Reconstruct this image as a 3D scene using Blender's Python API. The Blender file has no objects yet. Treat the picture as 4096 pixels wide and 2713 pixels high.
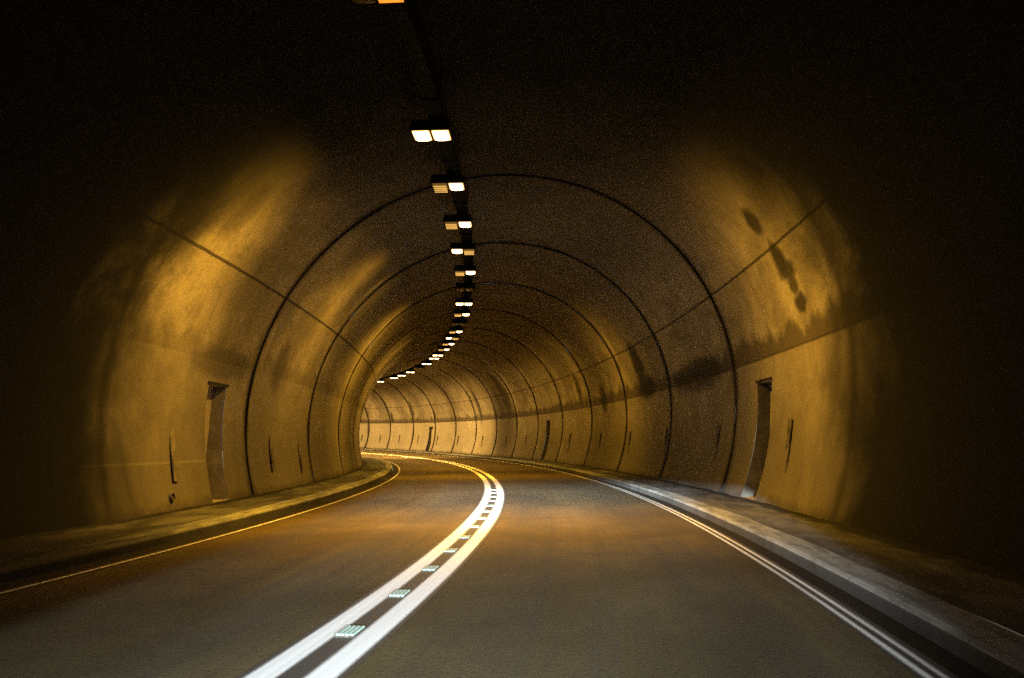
import bpy, bmesh, math, random
import numpy as np
from mathutils import Vector, Matrix

random.seed(7)
scene = bpy.context.scene
COL = scene.collection
R = math.radians

# ------------------------------------------------------------------ alignment
# s runs along the road, u across it (right positive), z up from the road
HEAD, K0, K1, K2 = 0.175190, 0.0118556, -3.0700e-04, 4.4360e-06
LAT, GRADE, GRADE1, BANK = 1.694229, -0.004133, -2.5109e-04, 0.061568
S_START, S_END = -2.5, 112.0
_sg = np.arange(-16, 140, 0.25)
_k = np.clip(K0 + K1 * np.maximum(_sg, 0) + K2 * np.maximum(_sg, 0) ** 2, -.02, .08)
_th = np.cumsum(_k) * .25
_th -= np.interp(0, _sg, _th)
_th -= HEAD
_x = np.cumsum(-np.sin(_th)) * .25
_y = np.cumsum(np.cos(_th)) * .25
_x -= np.interp(0, _sg, _x)
_y -= np.interp(0, _sg, _y)
_z = GRADE * _sg + .5 * GRADE1 * _sg * np.abs(_sg)


def W(s, u, z):
    t = np.interp(s, _sg, _th)
    return Vector((float(np.interp(s, _sg, _x) - LAT + u * math.cos(t)),
                   float(np.interp(s, _sg, _y) + u * math.sin(t)),
                   float(np.interp(s, _sg, _z) + z + BANK * u)))


def frame(s, u, z):
    """matrix whose X is to the right, Y along the road, Z up (banked)"""
    o = W(s, u, z)
    yv = (W(s + .2, u, z) - W(s - .2, u, z)).normalized()
    xv = (W(s, u + .5, z) - W(s, u - .5, z)).normalized()
    zv = xv.cross(yv).normalized()
    xv = yv.cross(zv)
    m = Matrix((xv, yv, zv)).transposed().to_4x4()
    m.translation = o
    return m


UC, ZC, RV = -0.13, 1.92, 5.3         # vault section: circle centre and radius


def vault(s, phi, r=RV):
    return W(s, UC + r * math.cos(phi), ZC + r * math.sin(phi))


# ------------------------------------------------------------------ helpers
def obj(name, bm, mat=None, parent=None, smooth=False):
    me = bpy.data.meshes.new(name)
    bmesh.ops.recalc_face_normals(bm, faces=bm.faces[:]) if getattr(bm, 'fixn', False) else None
    bm.to_mesh(me)
    bm.free()
    for p in me.polygons:
        p.use_smooth = smooth
    if mat:
        me.materials.append(mat)
    o = bpy.data.objects.new(name, me)
    COL.objects.link(o)
    if parent:
        o.parent = parent
    return o


def tag(o, label=None, cat=None, group=None, kind=None):
    if label: o['label'] = label
    if cat: o['category'] = cat
    if group: o['group'] = group
    if kind: o['kind'] = kind
    return o


def empty(name, mat=None):
    o = bpy.data.objects.new(name, None)
    o.empty_display_size = .2
    COL.objects.link(o)
    if mat is not None:
        o.matrix_world = mat
    return o


def copy_tree(o, parent=None):
    c = o.copy()
    COL.objects.link(c)
    if parent:
        c.parent = parent
    for ch in list(o.children):
        copy_tree(ch, c)
    return c


def box(bm, x0, x1, y0, y1, z0, z1, taper=0, bevel=0):
    vs = [bm.verts.new(v) for v in
          [(x0, y0, z0), (x1, y0, z0), (x1, y1, z0), (x0, y1, z0),
           (x0 + taper, y0 + taper, z1), (x1 - taper, y0 + taper, z1), (x1 - taper, y1 - taper, z1), (x0 + taper, y1 - taper, z1)]]
    fs = [bm.faces.new([vs[i] for i in f]) for f in
          [(3, 2, 1, 0), (4, 5, 6, 7), (0, 1, 5, 4), (1, 2, 6, 5), (2, 3, 7, 6), (3, 0, 4, 7)]]
    if bevel:
        es = set()
        for f in fs: es.update(f.edges)
        bmesh.ops.bevel(bm, geom=list(es), offset=bevel, segments=2, affect='EDGES', profile=.6)


def srange(a, b, step):
    n = max(1, int(round((b - a) / step)))
    return [a + (b - a) * i / n for i in range(n + 1)]


def sweep(name, prof, mat, parent=None, s0=S_START, s1=S_END, step=.5, closed=False, smooth=False, wob=None, flip=False):
    """prof: list of (u, z). UV = (s, u)"""
    bm = bmesh.new()
    uv = bm.loops.layers.uv.new('UVMap')
    ss = srange(s0, s1, step)
    rows = []
    for s in ss:
        row = []
        for (u, z) in prof:
            dz = wob(s, u, z) if wob else 0
            row.append((bm.verts.new(W(s, u, z + dz)), (s, u)))
        rows.append(row)
    n = len(prof)
    for a, b in zip(rows, rows[1:]):
        for i in range(n if closed else n - 1):
            j = (i + 1) % n
            q = [a[i], a[j], b[j], b[i]]
            if flip: q.reverse()
            f = bm.faces.new([x[0] for x in q])
            for l, x in zip(f.loops, q):
                l[uv].uv = x[1]
    return obj(name, bm, mat, parent, smooth)


def tube_path(bm, pts, r, n=8):
    rows = []
    for i, p in enumerate(pts):
        a = pts[max(i - 1, 0)]
        b = pts[min(i + 1, len(pts) - 1)]
        d = (b - a).normalized()
        up = Vector((0, 0, 1)) if abs(d.z) < .9 else Vector((1, 0, 0))
        x = d.cross(up).normalized()
        y = x.cross(d)
        rows.append([bm.verts.new(p + x * r * math.cos(2 * math.pi * k / n) + y * r * math.sin(2 * math.pi * k / n)) for k in range(n)])
    for a, b in zip(rows, rows[1:]):
        for k in range(n):
            bm.faces.new([a[k], a[(k + 1) % n], b[(k + 1) % n], b[k]])
    bm.faces.new(rows[0][::-1])
    bm.faces.new(rows[-1])


# ------------------------------------------------------------------ materials
class NT:
    def __init__(self, name):
        self.m = bpy.data.materials.new(name)
        self.m.use_nodes = True
        self.t = self.m.node_tree
        self.t.nodes.clear()
        self.out = self.n('ShaderNodeOutputMaterial')

    def n(self, kind, **kw):
        nd = self.t.nodes.new(kind)
        for k, v in kw.items():
            setattr(nd, k, v)
        return nd

    def l(self, a, b):
        self.t.links.new(a, b)

    def val(self, sock, v):
        if hasattr(v, 'is_output') or isinstance(v, bpy.types.NodeSocket):
            self.l(v, sock)
        else:
            sock.default_value = v

    def math(self, op, a, b=0., c=None, clamp=False):
        nd = self.n('ShaderNodeMath', operation=op)
        nd.use_clamp = clamp
        self.val(nd.inputs[0], a)
        self.val(nd.inputs[1], b)
        if c is not None: self.val(nd.inputs[2], c)
        return nd.outputs[0]

    def step(self, x, a, b, o0=0., o1=1.):
        nd = self.n('ShaderNodeMapRange', interpolation_type='SMOOTHSTEP')
        self.val(nd.inputs[0], x)
        nd.inputs[1].default_value, nd.inputs[2].default_value = a, b
        nd.inputs[3].default_value, nd.inputs[4].default_value = o0, o1
        return nd.outputs[0]

    def uv(self):
        nd = self.n('ShaderNodeUVMap', uv_map='UVMap')
        sp = self.n('ShaderNodeSeparateXYZ')
        self.l(nd.outputs[0], sp.inputs[0])
        return nd.outputs[0], sp.outputs[0], sp.outputs[1]

    def comb(self, x, y, z=0.):
        nd = self.n('ShaderNodeCombineXYZ')
        for i, v in enumerate((x, y, z)): self.val(nd.inputs[i], v)
        return nd.outputs[0]

    def noise(self, vec, scale=1., detail=4., rough=.55, dist=0.):
        nd = self.n('ShaderNodeTexNoise')
        if vec is not None: self.l(vec, nd.inputs['Vector'])
        nd.inputs['Scale'].default_value = scale
        nd.inputs['Detail'].default_value = detail
        nd.inputs['Roughness'].default_value = rough
        nd.inputs['Distortion'].default_value = dist
        return nd.outputs[0]

    def mix(self, f, a, b, blend='MIX'):
        nd = self.n('ShaderNodeMix', data_type='RGBA', blend_type=blend)
        self.val(nd.inputs[0], f)
        for i, v in ((6, a), (7, b)):
            if isinstance(v, bpy.types.NodeSocket): self.l(v, nd.inputs[i])
            else: nd.inputs[i].default_value = (*v, 1) if len(v) == 3 else v
        return nd.outputs[2]

    def bsdf(self, col, rough=.8, spec=.3, bump=None, bstr=.3, bdist=.02, metal=0.):
        b = self.n('ShaderNodeBsdfPrincipled')
        if isinstance(col, bpy.types.NodeSocket): self.l(col, b.inputs['Base Color'])
        else: b.inputs['Base Color'].default_value = (*col, 1)
        self.val(b.inputs['Roughness'], rough)
        b.inputs['Specular IOR Level'].default_value = spec
        b.inputs['Metallic'].default_value = metal
        if bump is not None:
            bp = self.n('ShaderNodeBump')
            bp.inputs['Strength'].default_value = bstr
            bp.inputs['Distance'].default_value = bdist
            self.l(bump, bp.inputs['Height'])
            self.l(bp.outputs[0], b.inputs['Normal'])
        self.l(b.outputs[0], self.out.inputs[0])
        return self.m


def mat_vault():
    t = NT('sooty concrete lining')
    vec, s, v = t.uv()                               # v = arc length from the right-hand horizontal
    zs = t.math('ADD', t.math('MULTIPLY', t.math('SINE', t.math('DIVIDE', v, RV)), RV), ZC)
    right = t.step(v, 6.5, 9.5, 1., 0.)
    # cloudy dirt, drips running down the section, fine mottling
    cloud = t.noise(t.comb(t.math('MULTIPLY', s, .55), t.math('MULTIPLY', v, .45)), 1., 5., .6, .6)
    drip = t.noise(t.comb(t.math('MULTIPLY', s, 3.2), t.math('MULTIPLY', v, .28)), 1., 4., .6, .3)
    fine = t.noise(vec, 9., 6., .7)
    drip2 = t.noise(t.comb(t.math('MULTIPLY', s, 10.), t.math('MULTIPLY', v, .5)), 1., 5., .7, .2)
    col = t.mix(t.step(cloud, .36, .66), (.22, .197, .16), (.36, .325, .27))
    col = t.mix(t.math('MULTIPLY', t.step(drip, .46, .76), .42), col, (.13, .115, .10))
    col = t.mix(t.math('MULTIPLY', t.step(fine, .45, .75), .30), col, (.15, .135, .115))
    col = t.mix(t.math('MULTIPLY', t.step(drip2, .52, .74), .4), col, (.10, .09, .078))
    grain = t.noise(vec, 24., 5., .85)
    col = t.mix(t.math('MULTIPLY', t.step(grain, .48, .66), .6), col, (.10, .09, .075))
    col = t.mix(t.math('MULTIPLY', t.step(grain, .46, .30), .45), col, (.46, .42, .355))
    mot = t.noise(vec, 1.5, 7., .72, .4)
    col = t.mix(t.math('MULTIPLY', t.step(mot, .48, .66), .48), col, (.10, .09, .076))
    col = t.mix(t.math('MULTIPLY', t.step(mot, .44, .34), .35), col, (.42, .38, .32))
    # washed lower wall under the step, with ragged soot hanging above it
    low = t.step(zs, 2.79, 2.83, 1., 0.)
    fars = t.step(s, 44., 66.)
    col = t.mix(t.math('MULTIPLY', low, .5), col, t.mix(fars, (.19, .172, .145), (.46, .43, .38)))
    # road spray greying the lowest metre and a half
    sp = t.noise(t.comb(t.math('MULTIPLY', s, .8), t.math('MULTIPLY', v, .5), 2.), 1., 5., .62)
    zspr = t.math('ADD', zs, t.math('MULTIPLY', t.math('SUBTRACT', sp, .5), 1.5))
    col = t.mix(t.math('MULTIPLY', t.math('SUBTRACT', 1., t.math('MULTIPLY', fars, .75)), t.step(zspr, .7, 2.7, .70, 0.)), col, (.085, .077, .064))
    rag = t.noise(t.comb(t.math('MULTIPLY', s, 1.5), t.math('MULTIPLY', v, .9)), 1., 4., .62)
    edge = t.math('ADD', 2.62, t.math('MULTIPLY', rag, 1.15))
    soot = t.math('MULTIPLY', t.math('LESS_THAN', low, .5), t.step(t.math('SUBTRACT', edge, zs), -.12, .16))
    sd = t.math('ADD', t.math('MULTIPLY', right, .5), .38)
    col = t.mix(t.math('MULTIPLY', soot, sd), col, (.07, .06, .05))
    # soot film on the crown, deepened to paint its dimness above the lamps
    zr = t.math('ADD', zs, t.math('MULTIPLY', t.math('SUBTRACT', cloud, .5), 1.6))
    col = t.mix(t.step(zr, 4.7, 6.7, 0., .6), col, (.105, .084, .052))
    # painted shade: the crown of the first rings goes nearly black
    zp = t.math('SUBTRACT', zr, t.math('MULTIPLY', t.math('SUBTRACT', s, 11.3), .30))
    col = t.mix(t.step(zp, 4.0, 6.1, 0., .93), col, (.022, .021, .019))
    # dirt drawn along the ring joints and pale lime runs on their far side
    u2 = t.n('ShaderNodeUVMap', uv_map='ToJoint')
    sp2 = t.n('ShaderNodeSeparateXYZ')
    t.l(u2.outputs[0], sp2.inputs[0])
    jn = t.noise(t.comb(t.math('MULTIPLY', s, .7), t.math('MULTIPLY', v, .9)), 1., 4., .65)
    near = t.math('MINIMUM', sp2.outputs[0], sp2.outputs[1])
    jw = t.math('SUBTRACT', near, t.math('MULTIPLY', t.math('SUBTRACT', jn, .30), .5))
    col = t.mix(t.step(jw, -.10, .16, .8, 0.), col, (.05, .045, .038))
    ln = t.noise(t.comb(t.math('MULTIPLY', s, .55), t.math('MULTIPLY', v, .45), 7.), 1., 3., .5)
    band = t.math('MULTIPLY', t.step(sp2.outputs[1], .12, .3), t.step(sp2.outputs[1], .35, .6, 1., 0.))
    col = t.mix(t.math('MULTIPLY', band, t.math('MULTIPLY', t.math('MULTIPLY', t.step(ln, .5, .66), t.step(s, 20., 21.)), .6)), col, (.50, .46, .40))
    # splash dirt at the foot of the wall
    foot = t.noise(t.comb(t.math('MULTIPLY', s, 2.6), t.math('MULTIPLY', v, 2.)), 1., 5., .7)
    fe = t.math('ADD', -.02, t.math('MULTIPLY', foot, .5))
    col = t.mix(t.math('MULTIPLY', t.step(t.math('SUBTRACT', fe, zs), -.12, .12), .6), col, (.04, .036, .03))
    # construction joints running along the tunnel
    for (v0, w, st) in ((RV * math.asin((4.42 - ZC) / RV), .016, .85), (RV * (math.pi - math.asin((4.42 - ZC) / RV)), .018, .85),
                        (RV * math.asin((2.81 - ZC) / RV), .014, .6)):
        wv = t.math('MULTIPLY', t.math('SUBTRACT', t.noise(t.comb(t.math('MULTIPLY', s, 2.), 3.3), 1., 3.), .5), .03)
        d = t.math('ABSOLUTE', t.math('ADD', t.math('SUBTRACT', v, v0), wv))
        col = t.mix(t.step(d, w, w * 2.2, st, 0.), col, (.03, .026, .022))
    # pale tide line low on the left wall
    dl = t.math('ABSOLUTE', t.math('SUBTRACT', v, RV * (math.pi - math.asin((.93 - ZC) / RV))))
    col = t.mix(t.math('MULTIPLY', t.step(dl, .008, .03, .18, 0.), t.step(s, 15., 16., 1., 0.)), col, (.42, .39, .33))
    # wet seepage stains, each with its own place on the lining
    wob = t.noise(vec, 1.7, 8., .75)
    wx = t.math('MULTIPLY', t.math('SUBTRACT', wob, .5), .55)
    wob2 = t.noise(t.comb(v, s, 4.), 1.3, 8., .75)
    wy = t.math('MULTIPLY', t.math('SUBTRACT', wob2, .5), .8)
    tot = None
    for (s0, ph, hs, hv, st) in ((13.3, 33.9, .2, .24, .9), (13.12, 25.2, .22, .30, .95), (13.02, 23.0, .30, .14, .9), (12.97, 20.6, .17, .17, .85), (12.9, 16.8, .22, .15, .9),
                                 (26.8, 20.5, .5, .75, .9), (26.4, 12.5, .9, .35, .9), (20.6, 11.0, 1.9, .35, .75), (37.5, 20., .35, .7, .8),
                                 (33.3, 12., .4, .5, .7), (13.0, 141., .35, .5, .35), (11.9, 148., .5, .7, .5), (15.6, 170.5, 1.2, .25, .5),
                                 (19.2, 168., .4, .5, .5), (15.5, 150., .8, 1.2, .3), (62., 24., .3, 1.3, .8), (54.5, 30., .8, 1.5, .8),
                                 (83.2, 16., .22, .5, .8), (78.3, 25., .18, .8, .8), (73.4, 18., .2, .4, .8), (56.0, 8., 2.2, 2.0, .5)):
        a = t.math('DIVIDE', t.math('ADD', t.math('SUBTRACT', s, s0), t.math('MULTIPLY', wx, min(1, hs * 2.5))), hs * 1.35)
        b = t.math('DIVIDE', t.math('ADD', t.math('SUBTRACT', v, R(ph) * RV), t.math('MULTIPLY', wy, .6)), hv * 1.3)
        d = t.math('ADD', t.math('MULTIPLY', a, a), t.math('MULTIPLY', b, b))
        m = t.step(d, .25, 1.5, st, 0.)
        tot = m if tot is None else t.math('MAXIMUM', tot, m)
    col = t.mix(tot, col, (.022, .020, .018))
    # painted shade darkens the nearest rings, fading out into the next one
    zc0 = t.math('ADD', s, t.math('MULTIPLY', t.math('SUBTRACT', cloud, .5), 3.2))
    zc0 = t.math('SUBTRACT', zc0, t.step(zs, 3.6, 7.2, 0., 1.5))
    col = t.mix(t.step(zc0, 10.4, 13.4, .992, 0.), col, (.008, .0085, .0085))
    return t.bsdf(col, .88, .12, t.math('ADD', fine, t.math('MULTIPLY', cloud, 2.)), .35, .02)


def mat_joint():
    t = NT('dark joint filler')
    vec, s, v = t.uv()
    c = t.noise(t.comb(t.math('MULTIPLY', s, 4.), t.math('MULTIPLY', v, .7)), 1., 5., .65, .5)
    return t.bsdf(t.mix(t.step(c, .4, .68), (.014, .013, .011), (.05, .045, .038)), .95, .1)


def mat_asphalt():
    t = NT('worn asphalt')
    vec, s, u = t.uv()
    agg = t.noise(vec, 60., 4., .8)
    agg2 = t.noise(vec, 23., 3., .7)
    streak = t.noise(t.comb(t.math('MULTIPLY', s, .10), t.math('MULTIPLY', u, 5.)), 1., 5., .65)
    patch = t.noise(t.comb(t.math('MULTIPLY', s, .35), t.math('MULTIPLY', u, .5)), 1., 4., .6, .4)
    col = t.mix(t.step(patch, .35, .68), (.054, .040, .018), (.088, .066, .031))
    col = t.mix(t.math('MULTIPLY', t.step(streak, .42, .7), .55), col, (.046, .037, .029))
    col = t.mix(t.math('MULTIPLY', t.step(agg, .52, .74), .5), col, (.18, .14, .085))
    col = t.mix(t.math('MULTIPLY', t.step(agg2, .44, .28), .7), col, (.02, .019, .018))
    # tyre-polished wheel tracks, a little darker
    au = t.math('ABSOLUTE', u)
    for c0 in (.85, 2.45):
        col = t.mix(t.step(t.math('ABSOLUTE', t.math('SUBTRACT', au, c0)), .15, .5, .22, 0.), col, (.035, .033, .031))
    # a sealed transverse crack in the right lane, and a few hairline ones
    cw = t.math('MULTIPLY', t.math('SUBTRACT', t.noise(t.comb(t.math('MULTIPLY', u, 2.5), 1.7), 1., 4.), .5), .5)
    for (s0, u0, u1, w) in ((13.4, .75, 1.55, .07), (7.9, -2.9, -1.2, .02), (9.2, 1.1, 3.0, .018), (20.5, -2.6, -.9, .06)):
        d = t.math('ABSOLUTE', t.math('ADD', t.math('SUBTRACT', s, s0), cw))
        on = t.math('MULTIPLY', t.step(u, u0, u0 + .25), t.step(u, u1 - .25, u1, 1., 0.))
        col = t.mix(t.math('MULTIPLY', on, t.step(d, w * .4, w, .75, 0.)), col, (.018, .016, .013))
    # silt in the gutters beyond the edge lines
    gn = t.noise(t.comb(t.math('MULTIPLY', s, .8), t.math('MULTIPLY', u, 8.)), 1., 4., .6)
    g = t.step(t.math('ADD', au, t.math('MULTIPLY', t.math('SUBTRACT', gn, .5), .06)), 3.36, 3.42)
    col = t.mix(t.math('MULTIPLY', g, .9), col, (.012, .011, .010))
    rough = t.step(agg, .3, .7, .62, .85)
    return t.bsdf(col, rough, .12, t.math('ADD', agg, t.math('MULTIPLY', agg2, 1.5)), .5, .006)


def mat_paint(name, c0, w, wear, edge):
    """road paint whose edges fray into the asphalt; c0 list of line centres, w half width"""
    t = NT(name)
    vec, s, u = t.uv()
    d = None
    for c in c0:
        a = t.math('ABSOLUTE', t.math('SUBTRACT', u, c))
        d = a if d is None else t.math('MINIMUM', d, a)
    n = t.noise(t.comb(t.math('MULTIPLY', s, .35), t.math('MULTIPLY', u, 45.)), 1., 4., .65)
    n2 = t.noise(vec, 45., 4., .75)
    dd = t.math('ADD', d, t.math('MULTIPLY', t.math('SUBTRACT', n, .5), edge))
    dd = t.math('ADD', dd, t.math('MULTIPLY', t.math('SUBTRACT', n2, .5), edge * .7))
    a = t.step(dd, w - edge, w + edge * .2, 1., 0.)
    worn = t.math('MULTIPLY', t.step(n2, .5, .8), wear)
    a = t.math('MULTIPLY', a, t.math('SUBTRACT', 1., worn))
    st = t.noise(t.comb(t.math('MULTIPLY', s, .12), t.math('MULTIPLY', u, 26.)), 1., 4., .6)
    pc = t.mix(t.step(st, .35, .65), (.74, .74, .73), (.86, .86, .85))
    col = t.mix(a, (.05, .047, .044), pc)
    return t.bsdf(col, .6, .35, n2, .2, .003)


def mat_kerb():
    t = NT('pale kerb concrete')
    vec, s, u = t.uv()
    n = t.noise(t.comb(t.math('MULTIPLY', s, .9), t.math('MULTIPLY', u, 6.)), 1., 5., .65, .3)
    f = t.noise(vec, 30., 4., .75)
    col = t.mix(t.step(n, .34, .64), (.10, .105, .102), (.25, .26, .255))
    col = t.mix(t.math('MULTIPLY', t.step(f, .5, .75), .4), col, (.12, .11, .095))
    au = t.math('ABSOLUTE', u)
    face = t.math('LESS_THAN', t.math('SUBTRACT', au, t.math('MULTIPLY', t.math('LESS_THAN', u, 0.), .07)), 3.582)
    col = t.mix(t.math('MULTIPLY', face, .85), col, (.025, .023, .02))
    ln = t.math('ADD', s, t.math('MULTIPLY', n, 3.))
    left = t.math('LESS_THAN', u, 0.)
    col = t.mix(t.math('MULTIPLY', left, t.step(ln, 9.5, 13.5, .93, 0.)), col, (.012, .011, .010))  # painted shade blackens the near end of the left kerb
    fr = t.math('FRACT', s)
    jd = t.math('MINIMUM', fr, t.math('SUBTRACT', 1., fr))
    col = t.mix(t.step(jd, .006, .02, .4, 0.), col, (.04, .035, .03))
    return t.bsdf(col, .85, .2, f, .3, .004)


def mat_pavement():
    t = NT('dirty pavement')
    vec, s, u = t.uv()
    n = t.noise(t.comb(t.math('MULTIPLY', s, .7), t.math('MULTIPLY', u, 2.2)), 1., 5., .65, .5)
    f = t.noise(vec, 22., 5., .75)
    col = t.mix(t.step(n, .36, .66), (.043, .043, .041), (.110, .110, .105))
    col = t.mix(t.math('MULTIPLY', t.step(f, .48, .72), .5), col, (.05, .046, .04))
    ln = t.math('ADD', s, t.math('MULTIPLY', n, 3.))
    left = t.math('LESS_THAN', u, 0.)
    col = t.mix(t.math('MULTIPLY', left, t.step(ln, 9.5, 13.5, .93, 0.)), col, (.012, .011, .010))  # left pavement darkened towards the camera as painted shade
    # dirt heaped against the foot of the walls
    du = t.math('MINIMUM', t.math('SUBTRACT', 4.87, u), t.math('ADD', u, 5.13))
    r = t.noise(t.comb(t.math('MULTIPLY', s, 2.), t.math('MULTIPLY', u, 3.)), 1., 4., .65)
    e = t.math('SUBTRACT', du, t.math('MULTIPLY', r, .42))
    col = t.mix(t.step(e, -.06, .1, .92, 0.), col, (.014, .013, .011))
    return t.bsdf(col, .9, .2, t.math('ADD', n, f), .5, .012)


def mat_simple(name, c, rough=.6, spec=.3, metal=0., var=.5, scale=14.):
    t = NT(name)
    tc = t.n('ShaderNodeTexCoord')
    f = t.noise(tc.outputs['Object'], scale, 5., .65)
    col = t.mix(t.step(f, .35, .7), tuple(x * (1 - var) for x in c), tuple(min(1, x * (1 + var * .5)) for x in c))
    return t.bsdf(col, rough, spec, f, .15, .004, metal)


def mat_emit(name, c, strength, back):
    t = NT(name)
    b = t.n('ShaderNodeBsdfPrincipled')
    b.inputs['Base Color'].default_value = (*back, 1)
    b.inputs['Roughness'].default_value = .25
    b.inputs['Emission Color'].default_value = (*c, 1)
    if strength > 3:                                   # the arc tube is brightest, the pressed rim of the glass only glows
        tc = t.n('ShaderNodeTexCoord')
        sp = t.n('ShaderNodeSeparateXYZ')
        t.l(tc.outputs['Generated'], sp.inputs[0])
        f = None
        for i in (0, 1):
            q = t.math('ABSOLUTE', t.math('SUBTRACT', t.math('MULTIPLY', sp.outputs[i], 2.), 1.))
            g = t.step(q, .62, 1., 1., 0.)
            f = g if f is None else t.math('MULTIPLY', f, g)
        t.l(t.math('ADD', t.math('MULTIPLY', f, strength * 1.5), .55), b.inputs['Emission Strength'])
        t.l(t.mix(t.step(f, 0., .3), (1., .40, .05), c), b.inputs['Emission Color'])
    else:
        b.inputs['Emission Strength'].default_value = strength
    t.l(b.outputs[0], t.out.inputs[0])
    t.m.cycles.emission_sampling = 'NONE'             # the lamp objects carry the light; the glass is found by the rays that meet it
    return t.m


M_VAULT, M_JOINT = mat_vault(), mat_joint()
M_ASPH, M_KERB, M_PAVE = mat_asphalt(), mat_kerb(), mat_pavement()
M_CENTRE = mat_paint('white road paint', (-.155, .155), .093, .10, .035)
M_EDGE_R = mat_paint('worn white edge paint', (3.25, 3.335), .026, .55, .03)
M_EDGE_L = mat_paint('dirty edge paint', (-3.31,), .028, .72, .03)
M_STEEL = mat_simple('dull dark steel', (.012, .012, .011), .8, .08, 0.)
M_BLACK = mat_simple('black cable sheath', (.015, .015, .015), .7)
M_LINE = mat_simple('niche concrete', (.40, .36, .30), .9, .15, 0., .22, 2.5)
M_JAMB = mat_simple('shade-painted niche reveal', (.10, .094, .08), .9, .15, 0., .4, 3.)  # shade of the unlit reveals put into the colour
M_JAMBP = mat_simple('pale shade-painted niche reveal', (.19, .172, .145), .9, .15, 0., .3, 3.)  # the same shade, painted weaker for the left niches
M_MARKP = mat_simple('faded board', (.16, .142, .115), .85, .15, 0., .4, 5.)
M_MARK = mat_simple('weathered dark board', (.11, .097, .078), .8, .2, 0., .6, 5.)
M_GLASS = mat_simple('pale green stud glass', (.36, .50, .44), .3, .4, 0., .12, 40.)
M_CAST = mat_simple('cast stud body', (.07, .07, .06), .7, .3, 0., .5, 30.)
M_REFL = mat_simple('dull reflector louvre', (.5, .42, .3), .4, .5)
M_GRND = mat_simple('dark earth', (.05, .045, .04), .95, .1, 0., .5, .4)

SODIUM = (1., .49, .036)
WARM = (1., .56, .13)
M_LIT = mat_emit('lit lamp glass', (1., .62, .24), 11., (.5, .4, .3))
M_LITFAR = mat_emit('lit far lamp glass', (1., .66, .30), 11., (.5, .4, .3))
M_GLOW = mat_emit('dim orange lamp glass', (1., .26, .02), 1.5, (.4, .3, .2))
M_OFF = mat_emit('unlit lamp glass', (1., .5, .1), .10, (.10, .08, .05))  # faint emission painted in, the bay itself is out
M_SLAT = mat_emit('glowing louvre edge', (1., .55, .12), .9, (.5, .4, .3))  # emission paints the lamp light that the louvre edges reflect
M_DEAD = mat_simple('dead lamp glass', (.03, .028, .025), .3, .4)

# ------------------------------------------------------------------ setting
gb = bmesh.new()
for q in ((-400, -2.6), (400, -2.6), (400, -800), (-400, -800)):
    gb.verts.new((q[0], q[1], -.6))
gb.faces.new(gb.verts[:])
tag(obj('ground', gb, M_GRND), kind='structure')  # unseen sheet added to keep sky light out from below

us = [-3.62 + 7.24 * i / 24 for i in range(25)]
road = tag(sweep('road', [(u, 0.) for u in us], M_ASPH, s0=-14., step=.5, smooth=True, flip=False), kind='structure')
sweep('centre_line', [(-.28, .004), (0, .004), (.28, .004)], M_CENTRE, road, s0=-3, step=.25, smooth=True)
sweep('edge_line', [(3.20, .004), (3.40, .004)], M_EDGE_R, road, s0=-3, step=.25, smooth=True)
sweep('edge_line', [(-3.37, .004), (-3.25, .004)], M_EDGE_L, road, s0=-3, step=.25, smooth=True)


def kerb_prof(sd, a, b):
    p = [(a, -.1), (a, .085), (a + .014, .112), (a + .045, .128), (b - .02, .138), (b, .139), (b, -.05)]
    return [(sd * u, z) for u, z in p]


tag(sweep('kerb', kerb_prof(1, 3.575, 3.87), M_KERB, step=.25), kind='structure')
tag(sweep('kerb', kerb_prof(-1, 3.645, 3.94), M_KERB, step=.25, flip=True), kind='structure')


def pwob(s, u, z):
    return .006 * math.sin(s * 1.7 + u * 3) + .005 * math.sin(s * 4.1 - u * 5)


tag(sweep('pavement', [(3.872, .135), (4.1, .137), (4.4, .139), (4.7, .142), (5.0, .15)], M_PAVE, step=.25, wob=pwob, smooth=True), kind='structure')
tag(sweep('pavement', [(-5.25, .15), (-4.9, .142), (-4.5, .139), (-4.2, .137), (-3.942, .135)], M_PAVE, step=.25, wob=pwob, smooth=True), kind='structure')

# ------------------------------------------------------------------ tunnel lining
lining = tag(empty('tunnel_lining', frame(S_START, 0, 0)), 'arched concrete tunnel lining with dark ring joints curving left', 'tunnel')
LINV = lining.matrix_world.inverted()
RINGS = [5.2, 11.3, 17.41, 23.53, 29.64, 35.76, 41.88, 47.6, 52.9, 58.1, 63.4, 68.6, 73.6, 78.7, 83.7, 88.1, 93., 98., 103., 108.]
PH0, PH1 = math.asin((-.12 - ZC) / RV), math.pi - math.asin((-.12 - ZC) / RV)
NICHE = [(15.05, 15.95, 1), (15.05, 15.95, -1), (44.75, 45.65, 1), (44.75, 45.65, -1), (74.2, 75.1, 1)]
PH_T = math.asin((2.38 - ZC) / RV)
PH_B = math.asin((.155 - ZC) / RV)


def in_frame(o):
    o.matrix_parent_inverse = LINV
    return o


def phis():
    ps = list(np.linspace(PH0, PH_B, 3)[:-1]) + list(np.linspace(PH_B, PH_T, 11)[:-1]) + \
         list(np.linspace(PH_T, math.pi - PH_T, 60)[:-1]) + list(np.linspace(math.pi - PH_T, math.pi - PH_B, 11)[:-1]) + list(np.linspace(math.pi - PH_B, PH1, 3))
    return ps


PHI = phis()


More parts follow.
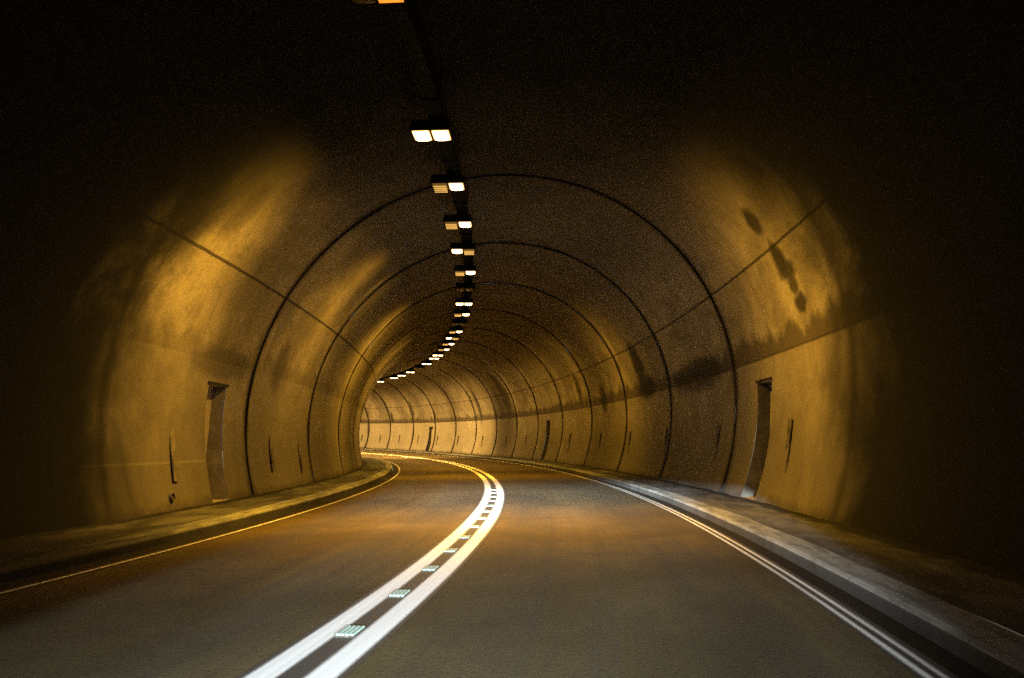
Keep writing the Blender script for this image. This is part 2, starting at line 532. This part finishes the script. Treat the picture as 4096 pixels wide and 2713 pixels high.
def lining_strip(name, s0, s1, r, mat, step, niches=(), lips=True, rough=.006):
    bm = bmesh.new()
    uv = bm.loops.layers.uv.new('UVMap')
    uv2 = bm.loops.layers.uv.new('ToJoint')
    cuts = [s0] + sorted(x for n in niches for x in set(n[:2])) + [s1]
    cuts = sorted(set(cuts))
    ss = []
    for a, b in zip(cuts, cuts[1:]):
        ss += srange(a, b, step)[(1 if ss else 0):]
    rows = []
    for s in ss:
        rows.append([(bm.verts.new(vault(s, ph, r + rough * (math.sin(s * 2.1 + ph * 7) + math.sin(s * 5.3 - ph * 13)))), (s, ph * RV)) for ph in PHI])
    if lips:                                          # the filler turns outward into the recess
        rows = [[(bm.verts.new(vault(s0, ph, r - .10)), (s0, ph * RV)) for ph in PHI]] + rows + \
               [[(bm.verts.new(vault(s1, ph, r - .10)), (s1, ph * RV)) for ph in PHI]]
        ss = [s0] + ss + [s1]
    for k in range(len(rows) - 1):
        sm = .5 * (ss[k] + ss[k + 1])
        for i in range(len(PHI) - 1):
            pm = .5 * (PHI[i] + PHI[i + 1])
            hole = False
            for (n0, n1, sd) in niches:
                if n0 < sm < n1 and (PH_B < pm < PH_T if sd > 0 else math.pi - PH_T < pm < math.pi - PH_B):
                    hole = True
            if hole: continue
            q = [rows[k][i], rows[k + 1][i], rows[k + 1][i + 1], rows[k][i + 1]]
            f = bm.faces.new([x[0] for x in q])
            for l, x in zip(f.loops, q):
                l[uv].uv = x[1]
                l[uv2].uv = (x[1][0] - s0, s1 - x[1][0])
    return in_frame(obj(name, bm, mat, lining, True))


def niche(seg, n0, n1, sd):
    bm = bmesh.new()
    uv = bm.loops.layers.uv.new('UVMap')
    ub = 5.42 if sd > 0 else -5.68
    ps = [PH_B + (PH_T - PH_B) * i / 10 for i in range(11)]
    if sd < 0: ps = [math.pi - x for x in ps]
    fr, bk = {}, {}
    for s in (n0, n1):
        fr[s] = [bm.verts.new(vault(s, ph, RV + .004)) for ph in ps]
        bk[s] = [bm.verts.new(W(s, ub, ZC + RV * math.sin(ph))) for ph in ps]
    for i in range(10):
        bm.faces.new([fr[n0][i], fr[n0][i + 1], bk[n0][i + 1], bk[n0][i]])
        bm.faces.new([fr[n1][i], bk[n1][i], bk[n1][i + 1], fr[n1][i + 1]])
        bm.faces.new([bk[n0][i], bk[n0][i + 1], bk[n1][i + 1], bk[n1][i]])
    bm.faces.new([fr[n0][-1], fr[n1][-1], bk[n1][-1], bk[n0][-1]])
    bm.faces.new([fr[n0][0], bk[n0][0], bk[n1][0], fr[n1][0]])
    o = in_frame(obj('niche', bm, M_LINE, seg))
    o.data.materials.append(M_JAMB if sd > 0 else M_JAMBP)
    for p_ in o.data.polygons:                         # reveals take the darker colour that paints their shade
        if abs(p_.normal.dot(frame((n0 + n1) / 2, 0, 0).col[1].to_3d())) > .7: p_.material_index = 1
    o.matrix_parent_inverse = Matrix.Identity(4)
    bm = bmesh.new()                                   # thin lintel proud of the wall
    ph = PH_T if sd > 0 else math.pi - PH_T
    box(bm, -.03 if sd > 0 else -.06, .06 if sd > 0 else .03, -(n1 - n0) / 2 - .05, (n1 - n0) / 2 + .05, -.018, .018)
    bm.transform(frame((n0 + n1) / 2, UC + RV * math.cos(ph), ZC + RV * math.sin(ph) + .02))
    l = obj('lintel', bm, M_BLACK, seg)
    l.matrix_parent_inverse = Matrix.Identity(4)
    return o


HALF = .065
edges = [S_START] + RINGS + [S_END]
for i, (a, b) in enumerate(zip(edges, edges[1:])):
    s0 = a + (HALF if a > 12 else 0)                  # the nearest rings join flush, without an open joint
    s1 = b - (HALF if 12 < b < S_END else 0)
    ns = [n for n in NICHE if s0 < n[0] and n[1] < s1]
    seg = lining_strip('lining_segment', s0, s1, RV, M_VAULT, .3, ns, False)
    if b < 12: seg['label'] = 'nearest concrete ring with shade painted into its colour'
    for n in ns: niche(seg, *n)
for s in RINGS[2:]:
    lining_strip('ring_joint', s - HALF, s + HALF, RV + .09, M_JOINT, .14, (), True, .003)

# ------------------------------------------------------------------ cable tray
TU, TZ = -1.10, 6.56
tray = tag(empty('cable_tray', frame(S_START, TU, TZ)), 'long dark steel cable tray hung along the crown of the vault', 'cable tray')
TINV = tray.matrix_world.inverted()


def tray_part(o):
    o.matrix_parent_inverse = TINV
    return o


tray_part(sweep('tray_channel', [(TU - .13, TZ + .075), (TU - .13, TZ), (TU + .13, TZ), (TU + .13, TZ + .075), (TU + .122, TZ + .075),
                                 (TU + .122, TZ + .008), (TU - .122, TZ + .008), (TU - .122, TZ + .075)], M_STEEL, tray, step=.5, closed=True))
for du, r, dz in ((-.08, .026, .035), (-.01, .032, .042), (.07, .022, .032)):
    bm = bmesh.new()
    tube_path(bm, [W(s, TU + du + .006 * math.sin(s * 2.3 + du * 40), TZ + dz) for s in srange(S_START, S_END, .5)], r)
    tray_part(obj('cable', bm, M_BLACK, tray, True))
k = 0
for s in srange(1., 110., 2.7):
    bm = bmesh.new()
    for sd in (-1, 1):
        u = TU + sd * .145
        top = ZC + math.sqrt(RV ** 2 - (u - UC) ** 2)
        tube_path(bm, [W(s, u, TZ - .03), W(s, u, top + .02)], .010, 6)
    a, b = W(s, TU - .16, TZ - .02), W(s, TU + .16, TZ - .02)
    tube_path(bm, [a, b], .016, 6)
    tray_part(obj('hanger', bm, M_STEEL, tray))

# ------------------------------------------------------------------ lamps
LU, LZ = -1.19, 6.34


def pt_light(name, M, energy, wl, wr, color, sig=.40, wide=.035):
    """sodium bay: broad across the road, narrow along it (photometric lobe of the reflector)"""
    ld = bpy.data.lights.new(name, 'POINT')
    ld.energy = energy
    ld.color = color
    ld.shadow_soft_size = .09
    ld.use_nodes = True
    t = ld.node_tree
    t.nodes.clear()
    N = t.nodes.new
    out, em, geo = N('ShaderNodeOutputLight'), N('ShaderNodeEmission'), N('ShaderNodeNewGeometry')
    t.links.new(em.outputs[0], out.inputs[0])

    def mth(op, a, b=0., clamp=False):
        nd = N('ShaderNodeMath')
        nd.operation = op
        nd.use_clamp = clamp
        for i, v in enumerate((a, b)):
            if isinstance(v, bpy.types.NodeSocket): t.links.new(v, nd.inputs[i])
            else: nd.inputs[i].default_value = v
        return nd.outputs[0]

    def dot(axis):
        nd = N('ShaderNodeVectorMath')
        nd.operation = 'DOT_PRODUCT'
        t.links.new(geo.outputs['Incoming'], nd.inputs[0])
        nd.inputs[1].default_value = axis
        return nd.outputs['Value']
    x, y, z = (M.col[i].to_3d() for i in range(3))
    down, along, lat = dot(-z), dot(y), dot(x)
    dpos = mth('MAXIMUM', down, 0.)
    q = mth('DIVIDE', along, mth('ADD', mth('MULTIPLY', mth('POWER', dpos, 3.), .32), sig))
    lobe = mth('ADD', mth('EXPONENT', mth('MULTIPLY', mth('MULTIPLY', q, q), -1.)), wide)
    up_ = N('ShaderNodeMapRange')
    up_.interpolation_type = 'SMOOTHSTEP'
    t.links.new(down, up_.inputs[0])
    for i_, q_ in enumerate((-.10, .52, 0., .86)): up_.inputs[i_ + 1].default_value = q_
    cz = mth('MULTIPLY', up_.outputs[0], mth('ADD', mth('MULTIPLY', mth('POWER', dpos, 6.), 1.4), .72))
    nd = N('ShaderNodeMapRange')
    nd.interpolation_type = 'SMOOTHSTEP'
    t.links.new(lat, nd.inputs[0])
    nd.inputs[1].default_value, nd.inputs[2].default_value = -.55, .55
    nd.inputs[3].default_value, nd.inputs[4].default_value = wl, wr
    t.links.new(mth('MULTIPLY', mth('MULTIPLY', lobe, cz), nd.outputs[0]), em.inputs['Strength'])
    o = bpy.data.objects.new(name, ld)
    COL.objects.link(o)
    return o


def make_housing():
    """prototype at the origin: X across, Y along, Z up, glass underneath at z = 0"""
    root = empty('tunnel_lamp')
    bm = bmesh.new()
    box(bm, -.34, .34, -.27, .27, .03, .17, .03, .012)
    box(bm, -.05, .13, -.10, .10, .17, .22)
    obj('housing', bm, M_STEEL, root)
    bm = bmesh.new()                                  # frame round the two glasses
    for q in ((-.34, .34, -.27, -.235), (-.34, .34, .235, .27), (-.34, -.31, -.235, .235), (.31, .34, -.235, .235), (-.012, .012, -.235, .235)):
        box(bm, q[0], q[1], q[2], q[3], -.012, .03)
    obj('glass_frame', bm, M_STEEL, root)
    return root


def glass(root, sd, state, far):
    bm = bmesh.new()
    a, b = (.012, .31) if sd > 0 else (-.31, -.012)
    # the glass bellies a little below its frame
    nx, ny = 8, 8
    vs = [[bm.verts.new((a + (b - a) * i / nx, -.235 + .47 * j / ny, .004 - .05 * (1 - (2 * i / nx - 1) ** 4) * (1 - (2 * j / ny - 1) ** 4)))
           for i in range(nx + 1)] for j in range(ny + 1)]
    for j in range(ny):
        for i in range(nx):
            bm.faces.new([vs[j][i], vs[j + 1][i], vs[j + 1][i + 1], vs[j][i + 1]])
    o = obj('lamp_glass', bm, {'lit': M_LITFAR if far else M_LIT, 'glow': M_GLOW, 'off': M_OFF, 'dead': M_DEAD}[state], root, True)
    if state == 'off':
        o['label'] = 'burnt out bay with faintly lit louvres'
        for k in range(4):
            s_ = bmesh.new()
            y = -.18 + .12 * k
            box(s_, a + .02, b - .02, y - .010, y + .010, -.064, -.050)
            obj('louvre', s_, M_SLAT, o)
    return o


#  s, left bay, right bay, power, left weight, right weight, label
LAMPS = [
    (8.54, 'dead', 'glow', .02, 1, 1, 'dim orange tunnel lamp cut off by the top edge of the photo'),
    (12.84, 'lit', 'lit', 1.15, 1.3, 1.95, 'largest tunnel lamp seen whole, both bays glowing white, nearest in the row'),
    (15.54, 'off', 'lit', .16, 1, .12, 'second whole lamp from the nearest, right bay lit and left bay striped'),
    (18.35, 'off', 'lit', .16, 1, .12, 'third whole lamp from the nearest, right bay lit, left bay dim'),
    (21.0, 'lit', 'off', .55, 1.3, .2, 'nearest lamp with only its left bay lit, above the second ring joint'),
    (23.75, 'off', 'lit', .22, 1.2, .25, 'thin right lit lamp just above the dark unlit lamp'),
    (26.4, 'dead', 'dead', 0, 0, 0, 'completely dark lamp box between lit lamps of the row'),
    (29.3, 'lit', 'lit', .95, 1, .95, 'lamp with both bays glowing just below the dark unlit lamp'),
    (31.8, 'off', 'lit', .22, 1, .7, 'right lit lamp close below the second lamp with two bright bays'),
    (34.4, 'dead', 'dead', 0, 0, 0, 'second dark lamp box, smaller, in the middle of the row'),
    (36.9, 'off', 'lit', .45, .8, 1.3, 'right lit lamp just below the smaller dark lamp box'),
    (39.3, 'lit', 'off', .45, 1.2, .6, 'small lamp with left bay lit and a thin tail to its right'),
    (41.7, 'off', 'lit', .40, .8, 1.2, 'small right lit lamp below the small left lit one'),
    (44.3, 'off', 'lit', .40, 1, 1, 'last right lit lamp before the row bends left'),
    (47.5, 'lit', 'lit', .5, 1, 1, 'wide white lamp where the row starts to bend left'),
    (49.4, 'lit', 'lit', .35, 1, 1, 'lamp tucked close under the wide white lamp at the bend'),
    (53.0, 'lit', 'lit', .9, 1, .9, 'lone small lamp right of the dark cable tray section'),
    (56.4, 'dead', 'dead', 0, 0, 0, 'dark lamp box lost against the far cable tray'),
    (60.0, 'lit', 'lit', 1.75, 1, 1, 'rightmost of the four far lamps under the slanting dark tray'),
    (63.4, 'lit', 'lit', 1.75, 1, 1, 'second from the right of the four far lamps'),
    (66.2, 'lit', 'lit', 1.75, 1, 1, 'third from the right of the four far lamps'),
    (70.9, 'lit', 'lit', 1.8, 1, 1, 'leftmost and farthest lamp, at the inner edge of the bend'),
    (74.5, 'lit', 'lit', 1.8, 1, 1, None), (78.5, 'lit', 'lit', 1.8, 1, 1, None), (82.5, 'lit', 'lit', 1.8, 1, 1, None),
    (86.5, 'lit', 'lit', 1.8, 1, 1, None), (90.5, 'lit', 'lit', 1.8, 1, 1, None),
]
E0 = 2600.
proto = make_housing()
for i, (s, lb, rb, pw, wl, wr, lab) in enumerate(LAMPS):
    o = proto if i == 0 else copy_tree(proto_clean)
    if i == 0:
        proto_clean = copy_tree(proto)
    M = frame(s, LU, LZ)
    o.matrix_world = M
    far = s > 50
    glass(o, -1, lb, far)
    glass(o, 1, rb, far)
    tag(o, lab or 'far tunnel lamp hidden beyond the bend', 'lamp', 'lamps along the crown of the tunnel')
    if pw:
        f = min(1., max(0., (s - 35) / 30))
        c = tuple(a + (b - a) * f for a, b in zip(SODIUM, WARM))
        L = pt_light('lamp_light', M, E0 * pw, wl, wr, c if rb != 'glow' else (1, .3, .02))
        dx = 0 if lb == rb else (.16 if rb == 'lit' else -.16)
        L.parent = o
        L.location = (dx, 0, -.17)
for ch in list(proto_clean.children): bpy.data.objects.remove(ch)
bpy.data.objects.remove(proto_clean)

# ------------------------------------------------------------------ road studs
def make_stud():
    root = empty('road_stud')
    bm = bmesh.new()
    box(bm, -.064, .064, -.13, .13, .0, .012, .006, .002)
    obj('stud_body', bm, M_CAST, root)
    for x in (-.046, -.016, .015, .046):
        bm = bmesh.new()
        box(bm, x - .013, x + .013, -.124, .124, .010, .020, .003, .002)
        obj('lens', bm, M_GLASS, root)
    return root


ORD = ['largest and nearest road stud, in the gap between the double white lines', 'second', 'third', 'fourth', 'fifth', 'sixth', 'seventh', 'eighth', 'ninth', 'tenth',
       'eleventh', 'twelfth', 'thirteenth']
studs = make_stud()
for i in range(13):
    o = studs if i == 0 else copy_tree(studs)
    o.matrix_world = frame(5.356 + 1.3196 * i, 0, .003)
    lab = ORD[0] if i == 0 else ('farthest visible pale green road stud at the bend of the white lines' if i == 12 else
                                 '%s nearest pale green road stud between the double white lines' % ORD[i])
    tag(o, lab, 'road stud', 'glass studs between the white lines')

# ------------------------------------------------------------------ wall boards
def make_marker(sd, h0, h1):
    """narrow dark board on two battens, following the lean of the wall"""
    root = empty('marker_board')
    bm = bmesh.new()
    box(bm, -.035, -.012, -.085, .085, -(h1 - h0) / 2, (h1 - h0) / 2, 0, .004)
    obj('board', bm, M_MARK, root)
    for z in (-.3, .3):
        bm = bmesh.new()
        box(bm, -.012, .02, -.05, .05, z - .03, z + .03)
        obj('batten', bm, M_STEEL, root)
    return root


mk = make_marker(1, .6, 1.6)
spots = [(13.6, -1), (19.25, -1), (22.2, -1)] + [(s, 1) for s in (13.9, 18.65, 23.9, 28.9, 33.9, 40.05, 50.3, 55.4, 61.5, 67.8, 72.9, 77.4, 81.6, 85.6, 89.2)]
RL = {13.9: 'dark marker board on the right wall, near side of the niche', 18.65: 'dark marker board on the right wall just past the niche',
      23.9: 'second dark board past the niche on the right wall', 28.9: 'third dark board past the niche on the right wall',
      33.9: 'dark board right of a broad ring joint on the right wall', 40.05: 'dark board between far niche and ring joint on the right wall',
      50.3: 'dark board in the shaded bend just past the far niche', 55.4: 'board at the dark foot of the wall where the bend begins',
      61.5: 'board at the boundary of the bright far wall and the dark bend', 67.8: 'rightmost of the small boards on the bright far wall',
      72.9: 'second from the right of the boards on the bright far wall', 77.4: 'third from the right of the boards on the bright far wall',
      81.6: 'third from the left of the boards on the bright far wall', 85.6: 'second from the left of the boards on the bright far wall',
      89.2: 'leftmost of the small boards on the bright far wall'}
LL = {13.6: 'faded board on the left wall, nearest to the camera', 19.25: 'dark slim board on the left wall between first two ring joints', 22.2: 'thinnest dark board on the left wall beside the second ring joint'}
for i, (s, sd) in enumerate(spots):
    o = mk if i == 0 else copy_tree(mk)
    zm = 1.1 if s != 22.2 else .95
    ph = math.asin((zm - ZC) / RV)
    if sd < 0: ph = math.pi - ph
    M = frame(s, UC + RV * math.cos(ph), zm)
    tilt = Matrix.Rotation(ph if sd > 0 else ph - math.pi, 4, 'Y').inverted()
    if sd > 0:
        M = M @ Matrix.Rotation(-ph, 4, 'Y')
    else:
        M = M @ Matrix.Rotation(-ph, 4, 'Y')
    o.matrix_world = M
    if s == 13.6:
        for c in o.children:
            if c.name.startswith('board'): faded = c
    tag(o, (RL if sd > 0 else LL)[s], 'marker board', 'narrow dark boards along the tunnel walls')

faded.data = faded.data.copy()
faded.data.materials[0] = M_MARKP

# drain outlet low on the left wall
zd = .36
ph = math.pi - math.asin((zd - ZC) / RV)
M = frame(13.35, UC + RV * math.cos(ph), zd) @ Matrix.Rotation(-ph, 4, 'Y')
dr = empty('drain_outlet', M)
tag(dr, 'small dark drain pipe outlet low on the left wall', 'drain pipe')
bm = bmesh.new()
n = 20
for k in range(n):
    a0, a1 = 2 * math.pi * k / n, 2 * math.pi * (k + 1) / n
    def pt(r, a, x): return bm.verts.new((x, r * math.cos(a), r * math.sin(a)))
    bm.faces.new([pt(.075, a0, -.05), pt(.075, a1, -.05), pt(.06, a1, -.05), pt(.06, a0, -.05)])
    bm.faces.new([pt(.075, a0, .05), pt(.075, a1, .05), pt(.075, a1, -.05), pt(.075, a0, -.05)])
    bm.faces.new([pt(.06, a0, -.05), pt(.06, a1, -.05), pt(.06, a1, .2), pt(.06, a0, .2)])
obj('pipe', bm, M_MARKP, dr, True)
bm = bmesh.new()
bm.faces.new([bm.verts.new((-.002, .0625 * math.cos(2 * math.pi * k / 20), .0625 * math.sin(2 * math.pi * k / 20))) for k in range(20)])
obj('opening', bm, M_MARK, dr)

# ------------------------------------------------------------------ head lamps of the car the picture is taken from
CAMH, PITCH, ROLL, F = 1.28421, .12101, -.05565, 3186.


def headlight(x, y, z, energy, color):
    ld = bpy.data.lights.new('headlight', 'POINT')
    ld.energy = energy
    ld.color = color
    ld.shadow_soft_size = .05
    ld.use_nodes = True
    t = ld.node_tree
    t.nodes.clear()
    N = t.nodes.new
    out, em, geo = N('ShaderNodeOutputLight'), N('ShaderNodeEmission'), N('ShaderNodeNewGeometry')
    t.links.new(em.outputs[0], out.inputs[0])
    th = float(np.interp(2, _sg, _th))
    fwd = Vector((-math.sin(th), math.cos(th), 0))
    rgt = Vector((fwd.y, -fwd.x, BANK)).normalized()
    upv = rgt.cross(fwd)

    def dot(axis):
        nd = N('ShaderNodeVectorMath')
        nd.operation = 'DOT_PRODUCT'
        t.links.new(geo.outputs['Incoming'], nd.inputs[0])
        nd.inputs[1].default_value = axis
        return nd.outputs['Value']

    def rng(v, a, b, c, d):
        nd = N('ShaderNodeMapRange')
        nd.interpolation_type = 'SMOOTHSTEP'
        t.links.new(v, nd.inputs[0])
        for i, q in enumerate((a, b, c, d)): nd.inputs[i + 1].default_value = q
        return nd.outputs[0]

    def mul(a, b):
        nd = N('ShaderNodeMath')
        nd.operation = 'MULTIPLY'
        for i, v in enumerate((a, b)):
            if isinstance(v, bpy.types.NodeSocket): t.links.new(v, nd.inputs[i])
            else: nd.inputs[i].default_value = v
        return nd.outputs[0]
    up, fw, rt = dot(upv), dot(fwd), dot(rgt)
    def mth(op, a, b):
        nd = N('ShaderNodeMath')
        nd.operation = op
        for i, v in enumerate((a, b)):
            if isinstance(v, bpy.types.NodeSocket): t.links.new(v, nd.inputs[i])
            else: nd.inputs[i].default_value = v
        return nd.outputs[0]
    dip = mth('MAXIMUM', mth('MULTIPLY', up, -1.), .042)
    upr = mth('ADD', up, mth('MULTIPLY', mth('MAXIMUM', mth('SUBTRACT', rt, .095), 0.), .62))   # the beam dips further towards the kerb
    upr = mth('ADD', upr, mth('MULTIPLY', mth('MAXIMUM', mth('SUBTRACT', -.25, rt), 0.), .34))
    v = mul(rng(upr, -.046, -.030, 1., 0.), mth('POWER', mth('DIVIDE', .06, dip), 1.95))     # dipped beam: sharp cut-off, strongest just under it
    v = mul(v, rng(rt, -.80, -.30, .0, 1.))
    v = mul(v, rng(rt, .07, .26, 1., .0))
    v = mul(v, rng(fw, .1, .5, 0., 1.))
    hot = mul(mul(rng(dip, .055, .085, 4., 0.), rng(rt, -.36, -.24, 0., 1.)), rng(rt, -.04, .06, 1., 0.))
    v = mul(v, mth('ADD', hot, 1.))
    t.links.new(v, em.inputs['Strength'])
    o = bpy.data.objects.new('headlight', ld)
    o.location = (x, y, z)
    COL.objects.link(o)
    return o


for dx in (-.62, .62):
    headlight(dx, -.1, .88 + BANK * (dx + LAT), 34000., (.84, .94, .98))

# ------------------------------------------------------------------ world: sky let in by an added open end behind, lifting the darks
wd = bpy.data.worlds.new('World')
scene.world = wd
wd.use_nodes = True
nt = wd.node_tree
bg = nt.nodes['Background']
sky = nt.nodes.new('ShaderNodeTexSky')
sky.sky_type = 'NISHITA'
sky.sun_disc = False
sky.sun_elevation = R(22.)
sky.sun_rotation = R(120)
nt.links.new(sky.outputs[0], bg.inputs[0])
bg.inputs[1].default_value = .15

# ------------------------------------------------------------------ camera
cd = bpy.data.cameras.new('camera')
cam = bpy.data.objects.new('camera', cd)
COL.objects.link(cam)
cd.sensor_width = 36.
cd.lens = F / 4096 * 36
cd.clip_end = 1000
cp, sp, cr, sr = math.cos(PITCH), math.sin(PITCH), math.cos(ROLL), math.sin(ROLL)
fwd, vh, xh = Vector((0, cp, sp)), Vector((0, -sp, cp)), Vector((1, 0, 0))
rt, up = xh * cr - vh * sr, xh * sr + vh * cr
m = Matrix((rt, up, -fwd)).transposed().to_4x4()
m.translation = (0, 0, CAMH)
cam.matrix_world = m
scene.camera = cam

scene.view_settings.view_transform = 'Standard'
scene.view_settings.look = 'None'
scene.view_settings.exposure = 0
scene.view_settings.gamma = 1
scene.render.engine = 'CYCLES'
scene.cycles.use_denoising = False          # the fine sampling grain stands for the film grain
scene.cycles.max_bounces = 8
scene.cycles.sample_clamp_indirect = .8
